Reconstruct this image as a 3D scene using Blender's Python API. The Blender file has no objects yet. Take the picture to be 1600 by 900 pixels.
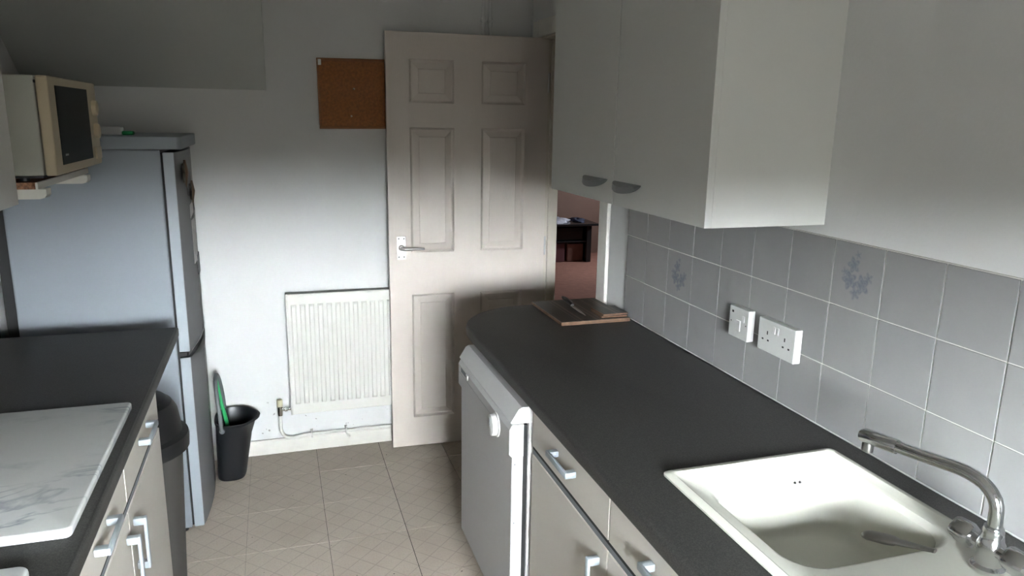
import bpy, bmesh, math, random
from mathutils import Vector, Matrix
from mathutils.geometry import tessellate_polygon
random.seed(7)
S = bpy.context.scene
COL = S.collection

# ------------------------------------------------------------------ camera
cam_d = bpy.data.cameras.new('camera'); cam = bpy.data.objects.new('camera', cam_d); COL.objects.link(cam)
CX, CZ = -1.22667, 1.61814
rt = Vector((0.9530075661825376, -0.3025059688440619, 0.01633149143684672))
dn = Vector((-0.05224631205213978, -0.21721827446697795, -0.9747238296638382))
fw = Vector((0.2984072748372378, 0.9280659244101703, -0.22281548032600684))
m = Matrix((rt, -dn, -fw)).transposed().to_4x4(); m.translation = (CX, 0, CZ)
cam.matrix_world = m
cam_d.sensor_width = 36; cam_d.lens = 36 * 1158.367 / 1600; cam_d.clip_start = 0.02
S.camera = cam

# ------------------------------------------------------------------ view, sky, window portals
vs = S.view_settings
vs.view_transform = 'Standard'; vs.look = 'None'; vs.gamma = 1; vs.use_curve_mapping = False
vs.exposure = 0.62
SKY = 145.0
W = bpy.data.worlds.new('sky'); S.world = W; W.use_nodes = True
nt = W.node_tree; nt.nodes.clear()
tc = nt.nodes.new('ShaderNodeTexCoord'); sx = nt.nodes.new('ShaderNodeSeparateXYZ')
rp = nt.nodes.new('ShaderNodeValToRGB'); bg = nt.nodes.new('ShaderNodeBackground'); ou = nt.nodes.new('ShaderNodeOutputWorld')
nt.links.new(tc.outputs['Generated'], sx.inputs[0]); nt.links.new(sx.outputs['Z'], rp.inputs[0])
cr = rp.color_ramp
cr.elements[0].position = 0.0; cr.elements[0].color = (0.03, 0.03, 0.027, 1)      # ground and low skyline
cr.elements[1].position = 0.07; cr.elements[1].color = (0.90, 0.96, 1.0, 1)
e = cr.elements.new(0.015); e.color = (0.035, 0.036, 0.032, 1)
nt.links.new(rp.outputs[0], bg.inputs['Color']); bg.inputs['Strength'].default_value = SKY
nt.links.new(bg.outputs[0], ou.inputs[0])

def portal(name, loc, rot, sx_, sy_):
    L = bpy.data.lights.new(name, 'AREA'); L.shape = 'RECTANGLE'; L.size = sx_; L.size_y = sy_
    o = bpy.data.objects.new(name, L); COL.objects.link(o); o.location = loc; o.rotation_euler = rot
    L.cycles.is_portal = True
    return o
YB = -0.85                                   # wall behind the camera
WX0, WX1, WZ0, WZ1 = -1.34, -0.46, 0.98, 2.10      # kitchen window
BLZ = 1.60
portal('kitchen_window_daylight', ((WX0+WX1)/2, YB - .12, (WZ0+WZ1)/2), (math.pi/2, 0, math.pi), WX1-WX0, WZ1-WZ0)
LX1 = 3.6; LWY0, LWY1, LWZ0, LWZ1 = 7.05, 7.45, 1.05, 1.5   # lounge window
portal('lounge_window_daylight', (LX1 + .12, (LWY0+LWY1)/2, (LWZ0+LWZ1)/2), (math.pi/2, 0, math.pi/2), LWY1-LWY0, LWZ1-LWZ0)

# ------------------------------------------------------------------ materials
MATS = {}
def mat(name, col, rough=.5, metal=0., spec=.5, noise=0., nscale=8., bump=0., bscale=60., coat=0., stretch=None):
    if name in MATS: return MATS[name]
    M = bpy.data.materials.new(name); M.use_nodes = True; t = M.node_tree
    b = t.nodes['Principled BSDF']
    b.inputs['Base Color'].default_value = (*col, 1); b.inputs['Roughness'].default_value = rough
    b.inputs['Metallic'].default_value = metal; b.inputs['Specular IOR Level'].default_value = spec
    b.inputs['Coat Weight'].default_value = coat
    co = t.nodes.new('ShaderNodeTexCoord'); vec = co.outputs['Object']
    if stretch:
        mp = t.nodes.new('ShaderNodeMapping'); mp.inputs['Scale'].default_value = stretch
        t.links.new(vec, mp.inputs[0]); vec = mp.outputs[0]
    if noise:
        n = t.nodes.new('ShaderNodeTexNoise'); n.inputs['Scale'].default_value = nscale; n.inputs['Detail'].default_value = 5
        t.links.new(vec, n.inputs['Vector'])
        r = t.nodes.new('ShaderNodeValToRGB')
        r.color_ramp.elements[0].position = .3; r.color_ramp.elements[1].position = .7
        r.color_ramp.elements[0].color = (*[c*(1-noise) for c in col], 1)
        r.color_ramp.elements[1].color = (*[min(1, c*(1+noise)) for c in col], 1)
        t.links.new(n.outputs['Fac'], r.inputs[0]); t.links.new(r.outputs[0], b.inputs['Base Color'])
    if bump:
        n2 = t.nodes.new('ShaderNodeTexNoise'); n2.inputs['Scale'].default_value = bscale; n2.inputs['Detail'].default_value = 4
        t.links.new(vec, n2.inputs['Vector'])
        bp = t.nodes.new('ShaderNodeBump'); bp.inputs['Strength'].default_value = bump; bp.inputs['Distance'].default_value = .002
        t.links.new(n2.outputs['Fac'], bp.inputs['Height']); t.links.new(bp.outputs[0], b.inputs['Normal'])
    MATS[name] = M
    return M
def N(M, typ): return M.node_tree.nodes.new(typ)
def math_node(M, op, a, b=None, clamp=False):
    n = N(M, 'ShaderNodeMath'); n.operation = op; n.use_clamp = clamp
    for i, v in enumerate((a, b)):
        if v is None: continue
        if isinstance(v, (int, float)): n.inputs[i].default_value = v
        else: M.node_tree.links.new(v, n.inputs[i])
    return n.outputs[0]
def mixcol(M, fac, a, b):
    n = N(M, 'ShaderNodeMix'); n.data_type = 'RGBA'
    L = M.node_tree.links
    if isinstance(fac, (int, float)): n.inputs[0].default_value = fac
    else: L.new(fac, n.inputs[0])
    for i, v in ((6, a), (7, b)):
        if isinstance(v, tuple): n.inputs[i].default_value = (*v, 1)
        else: L.new(v, n.inputs[i])
    return n.outputs[2]

WALL = mat('wall_paint', (.80, .80, .79), .75, noise=.02, nscale=3, bump=.25, bscale=90)
CEIL = mat('ceiling_paint', (.82, .82, .80), .85, bump=.2, bscale=70)
SKIRT = mat('skirting_gloss', (.80, .78, .72), .4, noise=.03, nscale=20)
DOORM = mat('door_cream_gloss', (.74, .665, .60), .34, noise=.015, nscale=5, bump=.35, bscale=70, stretch=(6, 6, .5))
FRAMEM = mat('frame_cream', (.70, .63, .54), .4)
UNIT = mat('unit_cream', (.64, .60, .54), .42, noise=.02, nscale=4)
WCAB = mat('wall_unit_white', (.74, .74, .71), .45, noise=.015, nscale=3)
WEND = mat('wall_unit_side', (.76, .76, .73), .45, noise=.02, nscale=2)
HAND = mat('handle_pale_grey', (.36, .40, .425), .35)
PULL = mat('pull_grey', (.20, .205, .205), .4, metal=.2)
RAIL = mat('rail_grey', (.20, .22, .24), .4, metal=.3)
DARK = mat('dark_gap', (.02, .02, .02), .7)
APPL = mat('appliance_white', (.68, .67, .66), .28, noise=.01, nscale=3)
APPLP = mat('appliance_panel', (.66, .65, .645), .3)
SILV = mat('fridge_silver', (.29, .32, .35), .42, metal=.25, noise=.02, nscale=2)
SILVD = mat('fridge_door', (.27, .28, .285), .24, metal=.1, spec=.35)
SILVE = mat('fridge_door_edge', (.42, .46, .50), .35, metal=.2)
BLK = mat('black_plastic', (.012, .012, .012), .42)
BINB = mat('bin_grey', (.055, .053, .049), .45)
BUCK = mat('bucket_plastic', (.013, .0145, .017), .33)
BUCKH = mat('bucket_handle', (.16, .17, .175), .4)
GREEN = mat('green_plastic', (.03, .38, .13), .4)
SINKM = mat('sink_white', (.80, .80, .71), .18, noise=.03, nscale=4, coat=.3)
CHROME = mat('chrome', (.88, .89, .90), .13, metal=1)
STEEL = mat('steel', (.36, .35, .33), .28, metal=1)
SOCK = mat('socket_white', (.62, .62, .60), .3)
RADM = mat('radiator_enamel', (.78, .765, .71), .35, noise=.015, nscale=8)
CORK = mat('cork', (.23, .088, .028), .85, noise=.25, nscale=90, bump=.4, bscale=200)
CORKF = mat('cork_frame', (.20, .075, .02), .6, noise=.2, nscale=30, stretch=(1, 1, 8))
CREAM = mat('microwave_cream', (.50, .42, .29), .45)
CREAMS = mat('microwave_side', (.40, .40, .35), .5)
GLASSD = mat('microwave_glass', (.010, .013, .013), .45, spec=.08)
CHIP = mat('chipboard', (.30, .15, .09), .9, noise=.5, nscale=160)
SHELFW = mat('shelf_white', (.70, .68, .62), .5)
PAPER = mat('paper', (.74, .74, .73), .8)
BROWN = mat('magnet_brown', (.035, .030, .018), .5, noise=.5, nscale=120)
GROUT = mat('grout', (.62, .61, .57), .9)
SUBF = mat('subfloor', (.05, .045, .04), .9)
BRASS = mat('valve_brass', (.45, .42, .38), .25, metal=1)
IVORY = mat('valve_cap', (.66, .60, .42), .5)
PINKW = mat('lounge_wall', (.24, .15, .12), .85, noise=.05, nscale=5)
TVBL = mat('tv_black', (.015, .015, .017), .25)
CLOTH = mat('cloth_blue', (.05, .06, .11), .9, noise=.6, nscale=14)
CLOTHW = mat('cloth_pale', (.50, .50, .58), .9, noise=.3, nscale=20)
WOODB = mat('stand_box', (.20, .10, .08), .6, noise=.2, nscale=8)
MDF = mat('hardboard_edge', (.15, .085, .05), .8, noise=.3, nscale=60)
UPVC = mat('upvc_white', (.8, .8, .8), .35)

def worktop_mat():
    M = mat('worktop_charcoal', (.030, .030, .028), .42); b = M.node_tree.nodes['Principled BSDF']; L = M.node_tree.links
    co = N(M, 'ShaderNodeTexCoord'); n = N(M, 'ShaderNodeTexNoise'); n.inputs['Scale'].default_value = 450; n.inputs['Detail'].default_value = 3
    L.new(co.outputs['Object'], n.inputs['Vector'])
    r = N(M, 'ShaderNodeValToRGB'); r.color_ramp.elements[0].position = .4; r.color_ramp.elements[1].position = .72
    r.color_ramp.elements[0].color = (.024, .024, .0225, 1); r.color_ramp.elements[1].color = (.072, .070, .064, 1)
    L.new(n.outputs['Fac'], r.inputs[0]); L.new(r.outputs[0], b.inputs['Base Color'])
    bp = N(M, 'ShaderNodeBump'); bp.inputs['Strength'].default_value = .25; bp.inputs['Distance'].default_value = .0008
    L.new(n.outputs['Fac'], bp.inputs['Height']); L.new(bp.outputs[0], b.inputs['Normal'])
    return M
WORK = worktop_mat()

def marble_mat():
    M = mat('marble', (.62, .63, .62), .25); b = M.node_tree.nodes['Principled BSDF']; L = M.node_tree.links
    co = N(M, 'ShaderNodeTexCoord')
    n = N(M, 'ShaderNodeTexNoise'); n.inputs['Scale'].default_value = 3.6; n.inputs['Detail'].default_value = 8; n.inputs['Distortion'].default_value = 1.2
    mp = N(M, 'ShaderNodeMapping'); mp.inputs['Rotation'].default_value = (0, 0, -.6); mp.inputs['Scale'].default_value = (1.3, 2.6, 1); mp.inputs['Location'].default_value = (.7, .3, 0)
    L.new(co.outputs['Object'], mp.inputs[0]); L.new(mp.outputs[0], n.inputs['Vector'])
    v = math_node(M, 'ABSOLUTE', math_node(M, 'SUBTRACT', n.outputs['Fac'], .5))
    v = math_node(M, 'SUBTRACT', 1.0, math_node(M, 'MULTIPLY', v, 22.0, True), True)
    n2 = N(M, 'ShaderNodeTexNoise'); n2.inputs['Scale'].default_value = 4; n2.inputs['Detail'].default_value = 6
    L.new(co.outputs['Object'], n2.inputs['Vector'])
    g = math_node(M, 'MULTIPLY', math_node(M, 'SUBTRACT', n2.outputs['Fac'], .42), 4.0, True)
    v = math_node(M, 'MULTIPLY', v, math_node(M, 'MULTIPLY', g, .75))
    c1 = mixcol(M, math_node(M, 'MULTIPLY', g, .5), (.60, .61, .59), (.40, .42, .43))
    L.new(mixcol(M, v, c1, (.16, .18, .22)), b.inputs['Base Color'])
    return M
MARBLE = marble_mat()

def walltile_mat(flower):
    M = mat('wall_tile_flower' if flower else 'wall_tile', (.46, .46, .475), .16, coat=.2)
    b = M.node_tree.nodes['Principled BSDF']; L = M.node_tree.links
    oi = N(M, 'ShaderNodeObjectInfo'); co = N(M, 'ShaderNodeTexCoord')
    n = N(M, 'ShaderNodeTexNoise'); n.inputs['Scale'].default_value = 9; n.inputs['Detail'].default_value = 4
    vadd = N(M, 'ShaderNodeVectorMath'); vadd.operation = 'ADD'
    sc = N(M, 'ShaderNodeVectorMath'); sc.operation = 'SCALE'; sc.inputs['Scale'].default_value = 1
    cmb = N(M, 'ShaderNodeCombineXYZ'); L.new(math_node(M, 'MULTIPLY', oi.outputs['Random'], 31.0), cmb.inputs[0])
    L.new(co.outputs['Object'], vadd.inputs[0]); L.new(cmb.outputs[0], vadd.inputs[1]); L.new(vadd.outputs[0], n.inputs['Vector'])
    c = mixcol(M, n.outputs['Fac'], (.27, .268, .275), (.335, .332, .328))
    c = mixcol(M, math_node(M, 'MULTIPLY', oi.outputs['Random'], .35), c, (.33, .322, .312))
    if flower:
        s = N(M, 'ShaderNodeSeparateXYZ'); L.new(co.outputs['Object'], s.inputs[0])
        def blob(cy, cz, r):
            dy = math_node(M, 'SUBTRACT', s.outputs['Y'], cy); dz = math_node(M, 'SUBTRACT', s.outputs['Z'], cz)
            d = math_node(M, 'SQRT', math_node(M, 'ADD', math_node(M, 'MULTIPLY', dy, dy), math_node(M, 'MULTIPLY', dz, dz)))
            ang = math_node(M, 'ARCTAN2', dz, dy)
            pet = math_node(M, 'ADD', math_node(M, 'MULTIPLY', math_node(M, 'COSINE', math_node(M, 'MULTIPLY', ang, 5.0)), .18), .82)
            rr = math_node(M, 'MULTIPLY', pet, r)
            inside = math_node(M, 'MULTIPLY', math_node(M, 'SUBTRACT', rr, d), 160.0, True)
            ring = math_node(M, 'ABSOLUTE', math_node(M, 'SUBTRACT', d, math_node(M, 'MULTIPLY', rr, .55)))
            line = math_node(M, 'SUBTRACT', 1.0, math_node(M, 'MULTIPLY', ring, 300.0, True), True)
            return math_node(M, 'SUBTRACT', inside, math_node(M, 'MULTIPLY', line, .45), True)
        tot = None
        for (cy, cz, r) in ((.012, .026, .022), (.020, -.010, .026), (-.018, -.014, .026), (.0, -.036, .018), (-.034, .004, .016), (.036, .006, .014), (.002, .050, .012)):
            k = blob(cy, cz, r); tot = k if tot is None else math_node(M, 'MAXIMUM', tot, k)
        n3 = N(M, 'ShaderNodeTexNoise'); n3.inputs['Scale'].default_value = 120; L.new(co.outputs['Object'], n3.inputs['Vector'])
        tot = math_node(M, 'MULTIPLY', tot, math_node(M, 'MULTIPLY', n3.outputs['Fac'], 1.5))
        c = mixcol(M, tot, c, (.17, .185, .23))
    L.new(c, b.inputs['Base Color'])
    n2 = N(M, 'ShaderNodeTexNoise'); n2.inputs['Scale'].default_value = 14; L.new(vadd.outputs[0], n2.inputs['Vector'])
    bp = N(M, 'ShaderNodeBump'); bp.inputs['Strength'].default_value = .12; bp.inputs['Distance'].default_value = .004
    L.new(n2.outputs['Fac'], bp.inputs['Height']); L.new(bp.outputs[0], b.inputs['Normal'])
    return M
TILE, TILEF = walltile_mat(False), walltile_mat(True)

def floortile_mat():
    M = mat('floor_vinyl', (.36, .32, .28), .5); b = M.node_tree.nodes['Principled BSDF']; L = M.node_tree.links
    co = N(M, 'ShaderNodeTexCoord'); oi = N(M, 'ShaderNodeObjectInfo'); s = N(M, 'ShaderNodeSeparateXYZ')
    L.new(co.outputs['Object'], s.inputs[0])
    P = .305 / 3
    lines = None
    for op in ('ADD', 'SUBTRACT'):
        d = math_node(M, op, math_node(M, 'MULTIPLY', s.outputs['X'], .5 / P * 2), math_node(M, 'MULTIPLY', s.outputs['Y'], .5 / P * 2))
        f = math_node(M, 'ABSOLUTE', math_node(M, 'SUBTRACT', math_node(M, 'FRACT', math_node(M, 'ADD', d, 10.0)), .5))
        k = math_node(M, 'SUBTRACT', 1.0, math_node(M, 'MULTIPLY', f, 26.0, True), True)
        lines = k if lines is None else math_node(M, 'MAXIMUM', lines, k)
    geo = N(M, 'ShaderNodeNewGeometry')
    def noise(sc, det=5):
        n = N(M, 'ShaderNodeTexNoise'); n.inputs['Scale'].default_value = sc; n.inputs['Detail'].default_value = det
        L.new(geo.outputs['Position'], n.inputs['Vector']); return n.outputs['Fac']
    c = mixcol(M, oi.outputs['Random'], (.57, .495, .415), (.62, .545, .46))
    fine = noise(150, 3)
    c = mixcol(M, math_node(M, 'MULTIPLY', math_node(M, 'SUBTRACT', fine, .45), 1.6, True), c, (.46, .375, .30))
    wear = math_node(M, 'MULTIPLY', math_node(M, 'SUBTRACT', noise(2.6), .50), 3.2, True)
    c = mixcol(M, math_node(M, 'MULTIPLY', wear, .5), c, (.36, .28, .215))
    lw = math_node(M, 'MULTIPLY', lines, math_node(M, 'MULTIPLY', noise(7), .85))
    c = mixcol(M, lw, c, (.24, .19, .155))
    spots = math_node(M, 'GREATER_THAN', noise(38, 2), .76)
    c = mixcol(M, spots, c, (.05, .035, .03))
    L.new(c, b.inputs['Base Color'])
    bp = N(M, 'ShaderNodeBump'); bp.inputs['Strength'].default_value = .3; bp.inputs['Distance'].default_value = .001
    L.new(math_node(M, 'SUBTRACT', fine, lines), bp.inputs['Height']); L.new(bp.outputs[0], b.inputs['Normal'])
    return M
FLOORT = floortile_mat()

def carpet_mat():
    M = mat('carpet', (.36, .17, .13),   .95, noise=.12, nscale=16, bump=.6, bscale=250); return M
CARPET = carpet_mat()
def placemat_mat():
    M = mat('placemat_print', (.03, .027, .024), .3); b = M.node_tree.nodes['Principled BSDF']; L = M.node_tree.links
    co = N(M, 'ShaderNodeTexCoord'); s = N(M, 'ShaderNodeSeparateXYZ'); L.new(co.outputs['Object'], s.inputs[0])
    n = N(M, 'ShaderNodeTexNoise'); n.noise_dimensions = '1D'; n.inputs['Scale'].default_value = 70; n.inputs['Detail'].default_value = 2
    L.new(s.outputs['X'], n.inputs['W'])
    k = math_node(M, 'MULTIPLY', math_node(M, 'SUBTRACT', n.outputs['Fac'], .54), 14.0, True)
    L.new(mixcol(M, math_node(M, 'MULTIPLY', k, .6), (.028, .026, .024), (.22, .17, .13)), b.inputs['Base Color'])
    return M
PLACEM = placemat_mat()
def pane_mat():
    M = bpy.data.materials.new('window_glass'); M.use_nodes = True; t = M.node_tree; t.nodes.clear()
    o = t.nodes.new('ShaderNodeOutputMaterial'); mx = t.nodes.new('ShaderNodeMixShader')
    a = t.nodes.new('ShaderNodeBsdfTransparent'); g = t.nodes.new('ShaderNodeBsdfGlossy'); g.inputs['Roughness'].default_value = .02
    mx.inputs[0].default_value = .06
    t.links.new(a.outputs[0], mx.inputs[1]); t.links.new(g.outputs[0], mx.inputs[2]); t.links.new(mx.outputs[0], o.inputs[0])
    return M
PANE = pane_mat()

# ------------------------------------------------------------------ mesh helpers
def BM(): return bmesh.new()
def box(bm, x0, x1, y0, y1, z0, z1, bev=0., seg=2):
    x0, x1 = sorted((x0, x1)); y0, y1 = sorted((y0, y1)); z0, z1 = sorted((z0, z1))
    vs_ = [bm.verts.new((x, y, z)) for x in (x0, x1) for y in (y0, y1) for z in (z0, z1)]
    fs = []
    for q in ((0,1,3,2), (4,6,7,5), (0,4,5,1), (2,3,7,6), (0,2,6,4), (1,5,7,3)):
        fs.append(bm.faces.new([vs_[i] for i in q]))
    if bev:
        es = list({ed for f in fs for ed in f.edges})
        bmesh.ops.bevel(bm, geom=es, offset=bev, segments=seg, affect='EDGES', profile=.5)
    return bm
def B(*a, **k): return box(BM(), *a, **k)
def prism(bm, pts, axis, a, b_):
    """extrude a 2D outline (list of (u,v)) along axis 0/1/2 from a to b"""
    def P(u, v, w):
        return {0: (w, u, v), 1: (u, w, v), 2: (u, v, w)}[axis]
    A = [bm.verts.new(P(u, v, a)) for u, v in pts]; C = [bm.verts.new(P(u, v, b_)) for u, v in pts]
    n = len(pts)
    for i in range(n): bm.faces.new((A[i], A[(i+1) % n], C[(i+1) % n], C[i]))
    bm.faces.new(A[::-1]); bm.faces.new(C)
    bmesh.ops.recalc_face_normals(bm, faces=bm.faces)
    return bm
def loft(bm, rings, cap0=False, cap1=False):
    R_ = [[bm.verts.new(p) for p in r] for r in rings]
    n = len(R_[0])
    for a, c in zip(R_, R_[1:]):
        for i in range(n): bm.faces.new((a[i], a[(i+1) % n], c[(i+1) % n], c[i]))
    if cap0: bm.faces.new(R_[0][::-1])
    if cap1: bm.faces.new(R_[-1])
    bmesh.ops.recalc_face_normals(bm, faces=bm.faces)
    return bm
def circ(c, r, n=24, axis=2, ry=None):
    ry = ry or r; out = []
    for i in range(n):
        a = 2*math.pi*i/n; u, v = r*math.cos(a), ry*math.sin(a)
        d = {0: (0, u, v), 1: (u, 0, v), 2: (u, v, 0)}[axis]
        out.append((c[0]+d[0], c[1]+d[1], c[2]+d[2]))
    return out
def lathe(bm, prof, c, n=28, axis=2, cap0=True, cap1=True):
    """prof: list of (radius, offset along axis)"""
    rings = []
    for r, h in prof:
        p = list(c); p[axis] += h; rings.append(circ(p, r, n, axis))
    return loft(bm, rings, cap0, cap1)
def tube(bm, pts, r, n=12, radii=None):
    pts = [Vector(p) for p in pts]; rings = []
    up = None
    for i, p in enumerate(pts):
        t = (pts[min(i+1, len(pts)-1)] - pts[max(i-1, 0)]).normalized()
        if up is None:
            up = Vector((0, 0, 1)) if abs(t.z) < .9 else Vector((1, 0, 0))
        s = t.cross(up).normalized(); up = s.cross(t).normalized()
        rr = radii[i] if radii else r
        rings.append([tuple(p + s*rr*math.cos(2*math.pi*k/n) + up*rr*math.sin(2*math.pi*k/n)) for k in range(n)])
    return loft(bm, rings, True, True)
def arc(p0, p1, p2, n=8):
    p0, p1, p2 = map(Vector, (p0, p1, p2))
    return [tuple((1-t)**2*p0 + 2*t*(1-t)*p1 + t*t*p2) for t in [i/n for i in range(n+1)]]
def rrect(x0, x1, y0, y1, r, z, n=6):
    out = []
    for cx, cy, a0 in ((x1-r, y1-r, 0), (x0+r, y1-r, 90), (x0+r, y0+r, 180), (x1-r, y0+r, 270)):
        for i in range(n+1):
            a = math.radians(a0 + 90*i/n); out.append((cx + r*math.cos(a), cy + r*math.sin(a), z))
    return out
def slab(bm, outline, z0, z1, r, hole=None, seg=4):
    """flat board with rounded upper and lower edge; outline CCW list of (x,y,edge_round 0/1)"""
    n = len(outline)
    P = [Vector((o[0], o[1])) for o in outline]; W_ = [o[2] if len(o) > 2 else 1 for o in outline]
    nor = []
    for i in range(n):
        a = (P[i]-P[i-1]).normalized(); c = (P[(i+1) % n]-P[i]).normalized()
        na, nc = Vector((-a.y, a.x)), Vector((-c.y, c.x))
        m_ = na + nc; m_ = m_ / max(.3, m_.dot(na)) if m_.length > 1e-6 else na
        nor.append(m_)
    def ring(off, z): return [bm.verts.new((*(P[i] + nor[i]*off*W_[i]), z)) for i in range(n)]
    rings = []
    for k in range(seg+1):
        a = math.pi/2*k/seg; rings.append(ring(r*(1-math.sin(a)), z0 + r*(1-math.cos(a))))
    for k in range(seg+1):
        a = math.pi/2*k/seg; rings.append(ring(r*(1-math.cos(a)), z1 - r*(1-math.sin(a))))
    for a, c in zip(rings, rings[1:]):
        for i in range(n): bm.faces.new((a[i], a[(i+1) % n], c[(i+1) % n], c[i]))
    for rg, flip in ((rings[0], True), (rings[-1], False)):
        if hole:
            hv = [bm.verts.new((x, y, rg[0].co.z)) for x, y in hole]
            allv = rg + hv
            tr = tessellate_polygon([[v.co.copy() for v in rg], [v.co.copy() for v in hv]])
            for t in tr:
                try: bm.faces.new([allv[i] for i in t])
                except ValueError: pass
            if flip: h0 = hv
            else:
                nh = len(hole)
                for i in range(nh): bm.faces.new((h0[i], h0[(i+1) % nh], hv[(i+1) % nh], hv[i]))
        else:
            bm.faces.new(rg[::-1] if flip else rg)
    bmesh.ops.recalc_face_normals(bm, faces=bm.faces)
    return bm
def obj(name, bm, material, parent=None, smooth=False, loc=None, sharp=35):
    me = bpy.data.meshes.new(name); bm.to_mesh(me); bm.free()
    if material is not None: me.materials.append(material)
    if smooth:
        for p in me.polygons: p.use_smooth = True
        me.set_sharp_from_angle(angle=math.radians(sharp))
    o = bpy.data.objects.new(name, me); COL.objects.link(o)
    if parent: o.parent = parent
    if loc: o.location = loc
    return o
def tag(o, label, cat, group=None):
    o['label'] = label; o['category'] = cat
    if group: o['group'] = group
    return o
def thing(name, label, cat, loc=(0, 0, 0), group=None):
    """Empty at the base of the thing; parts are built in world coordinates and shifted"""
    o = bpy.data.objects.new(name, None); COL.objects.link(o); o.empty_display_size = .05
    o.location = loc
    return tag(o, label, cat, group)
def part(name, bm, material, parent, smooth=False, label=None, sharp=35):
    """bm in world coordinates; parent chain only translates"""
    off = Vector((0, 0, 0)); p = parent
    while p is not None: off += p.location; p = p.parent
    bmesh.ops.translate(bm, verts=bm.verts, vec=-off)
    o = obj(name, bm, material, parent, smooth, None, sharp)
    if label: o['label'] = label
    return o
def struct(name, bm, material, smooth=False):
    o = obj(name, bm, material, None, smooth); o['kind'] = 'structure'; return o

# ------------------------------------------------------------------ the room
YF = 3.5565; XL = -2.17; H = 2.4; TH = .1
DY0, DY1, DZ = 2.66, 3.435, 1.995          # doorway in the right-hand wall

fl = struct('floor', B(XL, 0, YB, YF, -.06, -.003), SUBF)
tm = B(-.1515, .1515, -.1515, .1515, -.003, 0, bev=.0008, seg=1)
tmesh = bpy.data.meshes.new('tile'); tm.to_mesh(tmesh); tm.free(); tmesh.materials.append(FLOORT)
TX0, TY0, TP = -1.40, 2.68, .305
meshes = {}
for i in range(-3, 6):
    for j in range(-14, 4):
        x0, x1 = max(TX0+i*TP, XL), min(TX0+(i+1)*TP, 0); y0, y1 = max(TY0+j*TP, YB), min(TY0+(j+1)*TP, YF)
        if x1-x0 < .01 or y1-y0 < .01: continue
        cx, cy = TX0+(i+.5)*TP, TY0+(j+.5)*TP
        key = (round(x0-cx, 3), round(x1-cx, 3), round(y0-cy, 3), round(y1-cy, 3))
        if key not in meshes:
            g = .0009
            bm = B(key[0]+g, key[1]-g, key[2]+g, key[3]-g, -.003, 0, bev=.0006, seg=1)
            me = bpy.data.meshes.new('floor_tile'); bm.to_mesh(me); bm.free(); me.materials.append(FLOORT); meshes[key] = me
        o = bpy.data.objects.new('floor_tile', meshes[key]); COL.objects.link(o); o.parent = fl; o.location = (cx, cy, 0)

struct('ceiling', B(XL-TH, TH, YB-TH, YF+TH, H, H+.08), CEIL)
WALLF = mat('far_wall_paint', (.80, .80, .79), .75, bump=.25, bscale=90)
def scuffs(M):
    b = M.node_tree.nodes['Principled BSDF']; L = M.node_tree.links
    co = N(M, 'ShaderNodeTexCoord'); sp = N(M, 'ShaderNodeSeparateXYZ'); L.new(co.outputs['Object'], sp.inputs[0])
    n = N(M, 'ShaderNodeTexNoise'); n.inputs['Scale'].default_value = 48; n.inputs['Detail'].default_value = 2; L.new(co.outputs['Object'], n.inputs['Vector'])
    k = math_node(M, 'MULTIPLY', math_node(M, 'SUBTRACT', n.outputs['Fac'], .70), 30.0, True)
    low = math_node(M, 'MULTIPLY', math_node(M, 'SUBTRACT', .34, sp.outputs['Z']), 6.0, True)
    L.new(mixcol(M, math_node(M, 'MULTIPLY', k, low), (.80, .80, .79), (.40, .38, .36)), b.inputs['Base Color'])
scuffs(WALLF)
struct('wall_far', B(XL-TH, TH, YF, YF+TH, -.06, H), WALLF)
struct('wall_left', B(XL-TH, XL, YB-TH, YF, -.06, H), WALL)
bm = BM()
box(bm, XL, TH, YB-TH, YB, -.06, WZ0); box(bm, XL, TH, YB-TH, YB, WZ1, H)
box(bm, XL, WX0, YB-TH, YB, WZ0, WZ1); box(bm, WX1, TH, YB-TH, YB, WZ0, WZ1)
struct('wall_back', bm, WALL)
wr = BM()
box(wr, 0, TH, YB, DY0, -.06, H); box(wr, 0, TH, DY1, YF, -.06, H); box(wr, 0, TH, DY0, DY1, DZ, H)
wall_r = struct('wall_right', wr, WALL)
# under-stair slope
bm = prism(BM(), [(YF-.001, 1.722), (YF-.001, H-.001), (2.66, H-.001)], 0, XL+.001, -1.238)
struct('ceiling_slope', bm, mat('slope_shaded_paint', (.62, .63, .60), .85, bump=.2, bscale=70))  # shade of the downward face put into the colour, darker than the ceiling
# skirting
struct('baseboard_far', prism(BM(), [(YF-.001, 0), (YF-.015, 0), (YF-.015, .066), (YF-.011, .074), (YF-.001, .074)], 0, XL, -.005), SKIRT)

# kitchen window behind the camera
def window(name, fx, span, z0, z1, axis):
    """frame lies in plane (axis const = fx); span along the other horizontal axis"""
    def bb(bm, a0, a1, c0, c1, d0, d1):
        if axis == 1: box(bm, a0, a1, fx+d0, fx+d1, c0, c1, bev=.003)
        else: box(bm, fx+d0, fx+d1, a0, a1, c0, c1, bev=.003)
        return bm
    s0, s1 = span; bm = BM(); mid = (s0+s1)/2
    bb(bm, s0, s1, z0, z0+.05, -.03, .03); bb(bm, s0, s1, z1-.05, z1, -.03, .03)
    bb(bm, s0, s0+.05, z0+.05, z1-.05, -.03, .03); bb(bm, s1-.05, s1, z0+.05, z1-.05, -.03, .03)
    bb(bm, mid-.025, mid+.025, z0+.05, z1-.05, -.03, .03)
    w = struct(name, bm, UPVC)
    for a, c in ((s0+.05, mid-.025), (mid+.025, s1-.05)):
        obj('pane', bb(BM(), a, c, z0+.05, z1-.05, -.003, .003), PANE, w)
    return w
window('window_1', YB-.05, (WX0, WX1), WZ0, WZ1, 1)

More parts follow.
